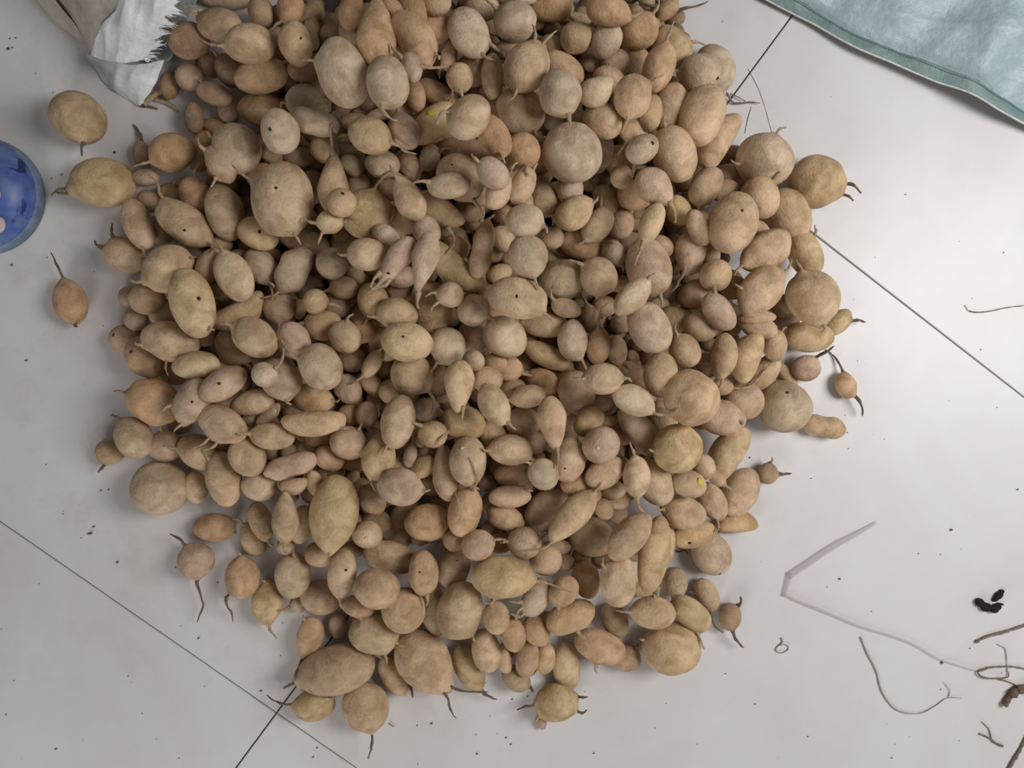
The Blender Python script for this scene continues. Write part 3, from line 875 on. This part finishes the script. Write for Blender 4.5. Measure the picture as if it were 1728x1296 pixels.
# ---- white woven sack, mouth towards the pile
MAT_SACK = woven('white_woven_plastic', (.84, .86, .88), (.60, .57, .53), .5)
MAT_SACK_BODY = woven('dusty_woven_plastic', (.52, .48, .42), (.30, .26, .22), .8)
MAT_SACK_IN = woven('sack_inside_shade_tinted', (.42, .45, .43), (.22, .22, .20), .8)  # greyer than the white flap: shade inside the mouth put into the colour
sack = tag(link('sack', None), 'white woven plastic sack with frayed mouth, tipped over beside the pile', 'sack')
body_rows = [
    [(-160, -330, .0), (-60, -440, .20), (120, -520, .30), (360, -480, .30), (520, -330, .12)],  # unseen upper end of the body, raised high to shade the pile's top left
    [(-40, -150, .0), (30, -190, .11), (150, -200, .17), (300, -190, .18), (400, -150, .10)],
    [(58, -4, .0), (98, -22, .045), (140, -16, .07), (195, -10, .082), (250, -30, .085)],
    [(84, 28, .0), (112, 18, .03), (145, 22, .055), (182, 30, .066), (225, 20, .07)],
    [(108, 52, .0), (126, 44, .02), (146, 48, .038), (168, 60, .046), (205, 62, .05)],
    [(138, 72, .0), (143, 72, .010), (149, 78, .018), (156, 86, .022), (190, 92, .026)]]
P, Fc, G = sheet_verts(body_rows, 50, 70, .0035, 55, 3)
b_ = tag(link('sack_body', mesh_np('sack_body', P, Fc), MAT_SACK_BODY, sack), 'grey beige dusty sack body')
thicken(b_, .0008)
fold = [[(50, -14, .004), (66, -16, .02), (84, -14, .034)], [(78, 18, .004), (92, 14, .018), (104, 14, .030)],
        [(104, 44, .004), (116, 40, .014), (128, 42, .024)], [(128, 64, .003), (137, 62, .010), (143, 66, .014)], [(142, 75, .002), (146, 74, .005), (149, 76, .008)]]
P, Fc, G = sheet_verts(fold, 14, 40, .0006, 80, 5)
P[:, 2] += .004
b_ = link('side_fold', mesh_np('side_fold', P, Fc), MAT_SACK_BODY, sack); thicken(b_, .0012)

flap_rows = [
    [(262, -230, .19), (310, -260, .21), (380, -260, .21), (450, -200, .19)],  # unseen top row of the flap, raised with the body to block light
    [(222, -60, .098), (262, -70, .112), (310, -70, .115), (345, -62, .108)],
    [(200, -4, .086), (232, -6, .100), (272, -8, .103), (303, 0, .096)],
    [(180, 30, .070), (212, 28, .086), (252, 26, .092), (285, 32, .084)],
    [(163, 60, .050), (196, 58, .066), (240, 56, .076), (274, 56, .068)],
    [(156, 78, .037), (184, 82, .050), (222, 82, .060), (262, 80, .054)],
    [(152, 93, .028), (178, 102, .038), (208, 107, .046), (240, 103, .042)]]
P, Fc, G = sheet_verts(flap_rows, 60, 90, .0050, 95, 8)
nu, nv = 60, 90
Gp = P.reshape(nv, nu, 3)
er = np.random.default_rng(4)
jag = .0045 * er.uniform(-1, 1, nv) + .0045 * np.sin(np.arange(nv) * .55) + .003 * np.sin(np.arange(nv) * 1.7)
for i in range(nv):
    d = Gp[i, -1] - Gp[i, -6]; d /= np.linalg.norm(d)
    for j in range(5): Gp[i, nu - 1 - j] += d * jag[i] * (1 - j / 5)
b_ = tag(link('mouth_flap', mesh_np('mouth_flap', P, Fc), MAT_SACK, sack), 'clean white folded back mouth flap with frayed rim')
thicken(b_, .0009)
tv_, tf_ = [], []
for i in range(8, nv):
    for q in range(1):
        s0 = Gp[i, -1]
        d = Gp[i, -1] - Gp[i, -6]; d /= np.linalg.norm(d)
        side = er.normal(size=3) * .6
        L = er.uniform(.0006, .0034)
        pts = [s0 - d * .002, s0 + (d + side * .3) * L * .5, s0 + (d + side) * L + np.array([0, 0, -.001])]
        v, f = tube(smooth_line(pts, 4), [.00035] * 4, 3)
        n = len(tv_); tv_ += list(v); tf_ += [tuple(k + n for k in w) for w in f]
curl = [at(248 + 4.5 * math.cos(a) * (1 - a / 9), 100 + 4.5 * math.sin(a) * (1 - a / 9), .046) for a in np.linspace(0, 7.5, 24)]
v, f = tube(curl, [.0007] * 24, 4)
n = len(tv_); tv_ += list(v); tf_ += [tuple(k + n for k in w) for w in f]
tag(link('frayed_threads', mesh_np('frayed_threads', tv_, tf_), MAT_THREAD, b_), kind='stuff')

low_rows = [
    [(146, 92, .010), (180, 100, .020), (225, 108, .030), (276, 100, .036)],
    [(158, 112, .005), (190, 120, .016), (228, 128, .026), (269, 122, .032)],
    [(174, 138, .002), (202, 143, .012), (232, 148, .020), (258, 144, .026)],
    [(200, 158, .001), (215, 161, .008), (234, 164, .012), (248, 162, .015)],
    [(228, 175, .001), (232, 177, .004), (236, 178, .006), (241, 174, .006)]]
P, Fc, G = sheet_verts(low_rows, 44, 40, .0030, 110, 12)
b_ = tag(link('lower_flap', mesh_np('lower_flap', P, Fc), MAT_SACK, sack), 'pointed white lower corner of the mouth')
thicken(b_, .0009)
in_rows = [
    [(200, 96, .006), (236, 100, .010), (276, 104, .020), (290, 96, .022)],
    [(215, 70, .006), (262, 66, .010), (292, 62, .018), (304, 58, .020)],
    [(240, 20, .006), (280, 10, .010), (308, 6, .018), (330, 2, .020)],
    [(270, -120, .006), (330, -140, .010), (370, -150, .018), (420, -150, .020)]]
P, Fc, G = sheet_verts(in_rows, 24, 40, .0015, 60, 14)
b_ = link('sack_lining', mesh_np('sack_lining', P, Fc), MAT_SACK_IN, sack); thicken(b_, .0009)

# ---- pale teal plastic sheet in the corner
MAT_TEAL = woven('pale_teal_woven_plastic', (.31, .405, .43), (.43, .52, .56), .75, .42, 1300, .45)
MAT_TEAL_BAND = woven('teal_seam_band', (.15, .235, .23), (.24, .33, .33), .7, .5, 1300, .35)
MAT_PIPING = plain('pale_hem_edge', (.62, .62, .60), .6, .2, 200)
E_ = [(1180, -55), (1262, -16), (1325, 17), (1375, 42), (1440, 78), (1510, 108), (1580, 138), (1640, 158), (1690, 188), (1745, 218), (1850, 270)]
ez = [.006, .008, .007, .008, .012, .013, .015, .024, .020, .012, .008]
teal = tag(link('plastic_sheet', None), 'crumpled pale teal woven plastic sheet with a seamed edge lying on the tiles', 'plastic sheet')
nx_, ny_ = .46, -.89
def inward(k, dz): return [(x + nx_ * k, y + ny_ * k, z + dz) for (x, y), z in zip(E_, ez)]
rows = [inward(24, .003), inward(45, .010), inward(90, .018), inward(160, .026), inward(260, .030), inward(420, .026)]
P, Fc, G = sheet_verts(rows, 170, 90, .0080, 38, 21)
edge_row = P[:170].copy()
o_ = link('sheet_panel', mesh_np('sheet_panel', P, Fc), MAT_TEAL, teal); thicken(o_, .0006)
band_rows = [inward(1, 0), inward(10, .0016), inward(24, .003)]
P, Fc, G = sheet_verts(band_rows, 170, 8, .0004, 60, 22)
Gb = P.reshape(8, 170, 3)
w8 = np.linspace(0, 1, 8)[:, None]
Gb[:, :, 2] += w8 ** 2 * (edge_row[:, 2] - Gb[-1, :, 2])[None, :]
o_ = tag(link('seam_band', mesh_np('seam_band', P, Fc), MAT_TEAL_BAND, teal), 'darker double layered seam band'); thicken(o_, .0008)
v, f = tube([q - np.array([0, 0, .0006]) for q in Gb[0][::2]], [.0013] * 85, 6)
tag(link('hem', mesh_np('hem', v, f), MAT_PIPING, teal), 'thin whitish hem')
# stitches along the seam
sv, sf = [], []
for k in range(6, 164, 1):
    p0 = Gb[6, k]; p1 = Gb[6, k] * .45 + Gb[6, k + 1] * .55
    v, f = tube([p0 + [0, 0, .0009], (p0 + p1) / 2 + [0, 0, .0013], p1 + [0, 0, .0009]], [.0004] * 3, 4)
    n = len(sv); sv += list(v); sf += [tuple(q + n for q in w) for w in f]
MAT_STITCH = plain('dark_stitch', (.13, .21, .21), .8, .2, 200)
tag(link('stitching', mesh_np('stitching', sv, sf), MAT_STITCH, teal), kind='stuff')

# ---- blue plastic shoe entering from the side
def blue_material():
    m, nt, p = new_mat('worn_blue_plastic')
    g = nt.nodes.new('ShaderNodeNewGeometry')
    pos = g.outputs['Position']
    c = mix(nt, (.035, .075, .36), (.12, .19, .38), ramp(nt, noise(nt, pos, 30, 4, .6), .38, .62))
    c = mix(nt, c, (.012, .03, .12), ramp(nt, noise(nt, pos, 48, 3, .6, .8), .60, .66))
    nt.links.new(c, p.inputs['Base Color'])
    p.inputs['Roughness'].default_value = .42
    bump(nt, noise(nt, pos, 50, 3), .15, .002, p)
    return m


MAT_BLUE = blue_material()
MAT_BLUE_RIM = plain('scuffed_blue_sole', (.17, .23, .32), .6, .35, 60)
MAT_OVAL = plain('pale_pink_oval', (.62, .52, .52), .6, .1, 60)
SC0 = at(-21, 333, 0)
R1 = 95 * CAM_Z / F
shoe = tag(link('shoe', None), 'rounded toe of a blue plastic shoe with pale oval vents, beyond the yellow potato', 'shoe')


def outline(t):
    c, s_ = math.cos(t), math.sin(t)
    if c >= 0: return np.array([R1 * .99 * c, R1 * .98 * s_])
    return np.array([.20 * c, R1 * (.98 - .22 * min(1, -c * 1.1)) * s_])


def ring_mesh(rings, close=True):
    N = 72
    V, Fc = [], []
    for s_, z in rings:
        for k in range(N):
            q = outline(2 * math.pi * k / N) * s_
            zz = z
            if z > .02:
                f_ = 1 / (1 + math.exp((-.045 - q[0]) / .012))
                zz = .018 + (z - .018) * f_
            V.append((SC0[0] + q[0], SC0[1] + q[1], zz))
    for i in range(len(rings) - 1):
        for k in range(N):
            k2 = (k + 1) % N
            Fc.append((i * N + k, i * N + k2, (i + 1) * N + k2, (i + 1) * N + k))
    if close: Fc.append(tuple((len(rings) - 1) * N + k for k in range(N)))
    return V, Fc


v, f = ring_mesh([(.96, 0), (1.0, .003), (1.0, .011), (.975, .016), (.93, .017), (.90, .0172)])
tag(link('sole', mesh_np('sole', v, f), MAT_BLUE_RIM, shoe), 'paler scuffed sole rim')
v, f = ring_mesh([(.955, .013), (.95, .020), (.92, .026), (.84, .034), (.70, .041), (.52, .0455), (.34, .048), (.16, .049), (.04, .0495)])
tag(link('upper', mesh_np('upper', v, f), MAT_BLUE, shoe), 'deep blue domed upper')
for px, py, r in ((-5, 378, 11), (-8, 327, 9), (-34, 352, 9), (-36, 305, 8)):
    q = at(px, py, .045)
    P, Fc = ICO[3]
    rr = math.hypot(q[0] - SC0[0], q[1] - SC0[1]) / R1
    zz = .047 - .010 * rr ** 2
    m_ = r * .00064
    link('vent', mesh_np('vent', P * [m_ * .8, m_ * 1.15, .003] + [q[0], q[1], zz], Fc), MAT_OVAL, shoe)

# ------------------------------------------------------------------ bits lying on the tiles
MAT_STRAW = plain('grey_brown_straw', (.20, .165, .13), .85, .35, 250)
MAT_STRAW_PALE = plain('pale_grey_fibre', (.33, .30, .27), .85, .3, 250)


def strand(name, pts, rad, mat, label, cat, z0=.0012, lift=0.0, taper=.5, parent=None, n=None):
    k = len(pts)
    Q = [at(x, y, z0 + lift * math.sin(math.pi * i / max(1, k - 1))) for i, (x, y) in enumerate(pts)]
    n = n or max(8, k * 6)
    L = smooth_line(Q, n)
    r_ = np.random.default_rng(len(label or name) + k)
    r = rad * (1 - (1 - taper) * np.linspace(0, 1, n)) * (1 + .15 * r_.normal(size=n))
    r = np.clip(r, rad * .25, None)
    L[:, 2] = np.maximum(L[:, 2], r)
    v, f = tube(L, r, 6)
    o = link(name, mesh_np(name, v, f), mat, parent)
    if label: tag(o, label, cat)
    return o


strand('root_fragment', [(1636, 525), (1650, 527), (1672, 525), (1700, 519), (1745, 514)], .0009, MAT_STRAW, 'thin dark root lying alone beyond the long tile joint', 'root')
hb_ = link('root_fibres', mesh_np('f', *tube([at(1628, 515, .001), at(1634, 524, .0012), at(1640, 527, .001)], [.0004] * 3, 4)), MAT_STRAW_PALE); hb_.parent = bpy.data.objects['root_fragment']
strand('dry_stalk', [(1646, 1083), (1668, 1073), (1695, 1066), (1735, 1053)], .0021, MAT_STRAW, 'thick brown dry stalk below the black clump', 'stalk', taper=.7)
st = strand('twig_tangle', [(1664, 1127), (1690, 1125), (1715, 1126), (1760, 1136)], .0012, MAT_STRAW, 'forked dry stem tangle with a looped side shoot', 'stem', taper=.8)
strand('side_shoot', [(1666, 1128), (1650, 1134), (1660, 1143), (1680, 1145), (1700, 1143), (1702, 1134)], .0013, MAT_STRAW, None, None, parent=st, lift=.003)
strand('side_shoot', [(1700, 1134), (1697, 1098), (1692, 1092), (1682, 1087)], .0006, MAT_STRAW_PALE, None, None, parent=st)
strand('side_shoot', [(1680, 1145), (1705, 1152), (1740, 1170)], .0009, MAT_STRAW, None, None, parent=st)
strand('root_chunk', [(1692, 1188), (1700, 1176), (1709, 1165), (1722, 1160), (1760, 1160)], .0034, MAT_ROOT_DARK, 'thick brown root chunk below the looped stem', 'root', taper=1.6)
cf = strand('curled_fibre', [(1452, 1075), (1462, 1100), (1478, 1132), (1487, 1165), (1505, 1192), (1527, 1203), (1555, 1203), (1580, 1190), (1598, 1178), (1622, 1178)], .0010, MAT_STRAW_PALE,
            'long pale fibre bent into an open hook under the plastic strip', 'fibre', taper=.45)
strand('side_shoot', [(1600, 1178), (1602, 1165), (1592, 1151)], .0005, MAT_STRAW_PALE, None, None, parent=cf)
tw = strand('twig', [(1652, 1238), (1668, 1245), (1680, 1254), (1692, 1259)], .0008, MAT_STRAW, 'small forked dark twig near the bottom corner', 'twig', taper=1.8)
strand('side_shoot', [(1673, 1246), (1668, 1230), (1656, 1217)], .0007, MAT_STRAW, None, None, parent=tw)
strand('dry_stalk', [(1735, 1236), (1722, 1262), (1705, 1290), (1690, 1320)], .0022, MAT_STRAW, 'thick grey stalk cut off by the bottom corner of the photo', 'stalk', taper=.9)
strand('hair', [(1262, 116), (1280, 150), (1292, 185), (1300, 215), (1308, 240)], .00022, MAT_STRAW, 'single long hair on the tile above the two outer ball potatoes', 'hair', z0=.0004, taper=.9, n=30)
strand('hair', [(1268, 180), (1262, 200), (1257, 225)], .00035, MAT_STRAW, 'short dark hair hanging down from the forked rootlet', 'hair', z0=.0004, taper=.9, n=20)
fr = strand('forked_rootlet', [(1226, 156), (1236, 172), (1252, 174), (1266, 172), (1282, 174)], .0012, MAT_STRAW, 'forked dry rootlet beside the big tan oval at the tile joint', 'root', z0=.004)
strand('side_shoot', [(1232, 158), (1246, 164), (1262, 174)], .0008, MAT_STRAW, None, None, parent=fr, z0=.004)
strand('curled_rootlet', [(1318, 1076), (1320, 1084), (1311, 1092), (1309, 1098), (1318, 1102), (1328, 1098), (1330, 1091), (1322, 1087), (1317, 1090)], .0008, MAT_STRAW_PALE,
       'small pale curled rootlet alone beside the flat round end potatoes', 'root', n=40)
strand('straw', [(242, 176), (256, 164), (270, 154), (276, 150)], .0032, MAT_ROOT, 'pale straw like root poking from under the sack corner', 'root', taper=1.2, z0=.004)
strand('straw', [(236, 178), (252, 180), (266, 184)], .0018, MAT_ROOT_DARK, 'dark root stub on the tile at the sack corner tip', 'root', z0=.002)
strand('straw', [(262, 168), (278, 172), (292, 180), (300, 188)], .0026, MAT_ROOT, 'second pale root lying flat just outside the sack corner', 'root', z0=.003)
strand('straw', [(590, 1035), (583, 1050), (578, 1060)], .0011, MAT_ROOT_DARK, 'short root on bare tile among the lower potatoes', 'root', z0=.002)
strand('straw', [(656, 1220), (661, 1224), (666, 1227)], .0006, MAT_STRAW, 'tiny dark fibre on the tile near the hooked tail potato', 'fibre')
strand('straw', [(1137, 927), (1145, 931), (1155, 929), (1161, 935)], .0008, MAT_ROOT_DARK, 'thin root shred on bare tile beside the flat grey potato', 'root')

# black clump
P, Fc = ICO[3]
bv, bf = [], []
rb = np.random.default_rng(3)
for px, py, a, b, an in ((1654, 1017, 8, 6, 30), (1664, 1024, 9, 6, 10), (1676, 1027, 8, 6, 0), (1683, 1024, 6, 5, 0), (1686, 1004, 7, 5, -40), (1680, 1010, 5, 4, -50), (1690, 998, 4, 3, 0), (1688, 1019, 6, 1.6, 15)):
    V, Ff = potato_verts(a * .00082, b * .00082, b * .0006, an, sub=3, lump=True)
    q = at(px, py, b * .0005)
    n = len(bv); bv += list(V + [q[0], q[1], -V[:, 2].min()]); bf += [tuple(int(w) + n for w in x) for x in Ff]
tag(link('black_clump', mesh_np('black_clump', bv, bf), MAT_BLACK), 'small black clump of charred scrap on the tile', 'clump')

# folded strip of clear film
def film():
    m, nt, p = new_mat('clear_grey_film')
    p.inputs['Base Color'].default_value = (.52, .46, .46, 1)
    p.inputs['Roughness'].default_value = .35
    p.inputs['Alpha'].default_value = .26
    return m


def ribbon(pts, widths, z, n=80):
    L = smooth_line([at(x, y, z) for x, y in pts], n)
    w = np.interp(np.linspace(0, 1, n), np.linspace(0, 1, len(widths)), widths) * .00067
    T = np.gradient(L, axis=0); T /= np.linalg.norm(T, axis=1)[:, None]
    S = np.stack([-T[:, 1], T[:, 0], 0 * T[:, 0]], 1)
    cols = [L + S * w[:, None] * k + np.array([0, 0, dz]) for k, dz in ((-.5, 0), (-.15, .0016), (.2, .0006), (.5, .0014))]
    V = np.stack(cols, 1).reshape(-1, 3)
    Fc = [(i * 4 + j, i * 4 + j + 1, i * 4 + j + 5, i * 4 + j + 4) for i in range(n - 1) for j in range(3)]
    return V, np.array(Fc)


MAT_FILM = film()
Va, Fa = ribbon([(1478, 882), (1440, 903), (1400, 925), (1330, 972)], [5, 9, 12, 13], .0012, 40)
Vb, Fb = ribbon([(1331, 966), (1327, 985), (1321, 1006)], [11, 10, 8], .0010, 12)
V1, F1 = np.vstack([Va, Vb]), np.vstack([Fa, Fb + len(Va)])
V2, F2 = ribbon([(1321, 1002), (1350, 1016), (1400, 1036), (1450, 1057), (1500, 1072), (1540, 1087), (1580, 1110), (1620, 1124), (1652, 1133)], [6, 6, 6, 5, 5, 5, 4, 3, 2], .0014, 80)
o_ = tag(link('plastic_strip', mesh_np('plastic_strip', np.vstack([V1, V2]), np.vstack([F1, F2 + len(V1)])), MAT_FILM), 'thin folded strip of clear grey plastic film bent at a corner', 'plastic strip')
thicken(o_, .0004)

# crumbs of soil
cv, cf_ = [], []
known = [(1528, 328, 2.6), (1417, 977, 3.4), (1605, 894, 4), (1589, 1118, 4), (1717, 826, 3.5), (1274, 1188, 2), (1587, 936, 2), (1550, 934, 2), (1265, 772, 2.5), (1430, 730, 1.6), (1432, 757, 2),
         (1637, 1094, 2.5), (1505, 1279, 2.6), (1363, 1243, 2), (1619, 407, 1.6), (1694, 426, 2), (1655, 590, 2), (44, 608, 4), (152, 900, 6), (158, 889, 3), (198, 949, 3), (94, 1264, 3), (137, 908, 1.6),
         (170, 828, 3), (183, 826, 2.5), (78, 784, 2), (20, 447, 3), (193, 257, 3), (118, 314, 2), (104, 295, 2), (87, 301, 2), (335, 1077, 3), (296, 958, 2), (380, 1008, 2.5), (728, 1221, 3.5), (704, 1224, 2),
         (805, 1272, 3.5), (803, 1240, 2), (864, 1180, 2.5), (854, 1245, 3), (862, 1256, 3), (1124, 1187, 1.6), (1002, 1271, 2.5), (440, 1166, 3), (528, 1278, 3), (535, 1262, 2), (240, 410, 3), (26, 64, 2),
         (14, 82, 4), (21, 80, 2), (17, 65, 2), (10, 1206, 2), (302, 1280, 1.5), (247, 850, 2), (1224, 1137, 2.5)]
for px, py, r in known:
    P, Ff = ICO[1]
    m_ = r * .00045
    V = P * [m_, m_ * rb.uniform(.5, 1), m_ * .5] * (1 + .3 * rb.normal(size=(len(P), 1)).clip(-1, 1))
    q = at(px, py, m_ * .5)
    n = len(cv); cv += list(V + q); cf_ += [tuple(int(w) + n for w in x) for x in Ff]
for _ in range(420):
    s_ = SPUDS[int(rb.integers(len(SPUDS)))]
    px, py = s_.px + rb.normal() * 70, s_.py + rb.normal() * 70
    if rb.uniform() < .25: px, py = rb.uniform(0, 1728), rb.uniform(0, 1296)
    P, Ff = ICO[1]
    m_ = rb.uniform(.0003, .0009)
    q = at(px, py, m_ * .5)
    ix, iy = int((q[0] - GX0) / GR), int((q[1] - GY0) / GR)
    if TOP[ix, iy] > 0: continue
    n = len(cv); cv += list(P * [m_, m_ * .7, m_ * .5] + q); cf_ += [tuple(int(w) + n for w in x) for x in Ff]
MAT_SOIL = plain('dry_soil', (.12, .095, .075), .95, .4, 400)
tag(link('soil_crumbs', mesh_np('soil_crumbs', cv, cf_), MAT_SOIL), 'specks of dry soil scattered over the tiles', 'soil', kind='stuff')
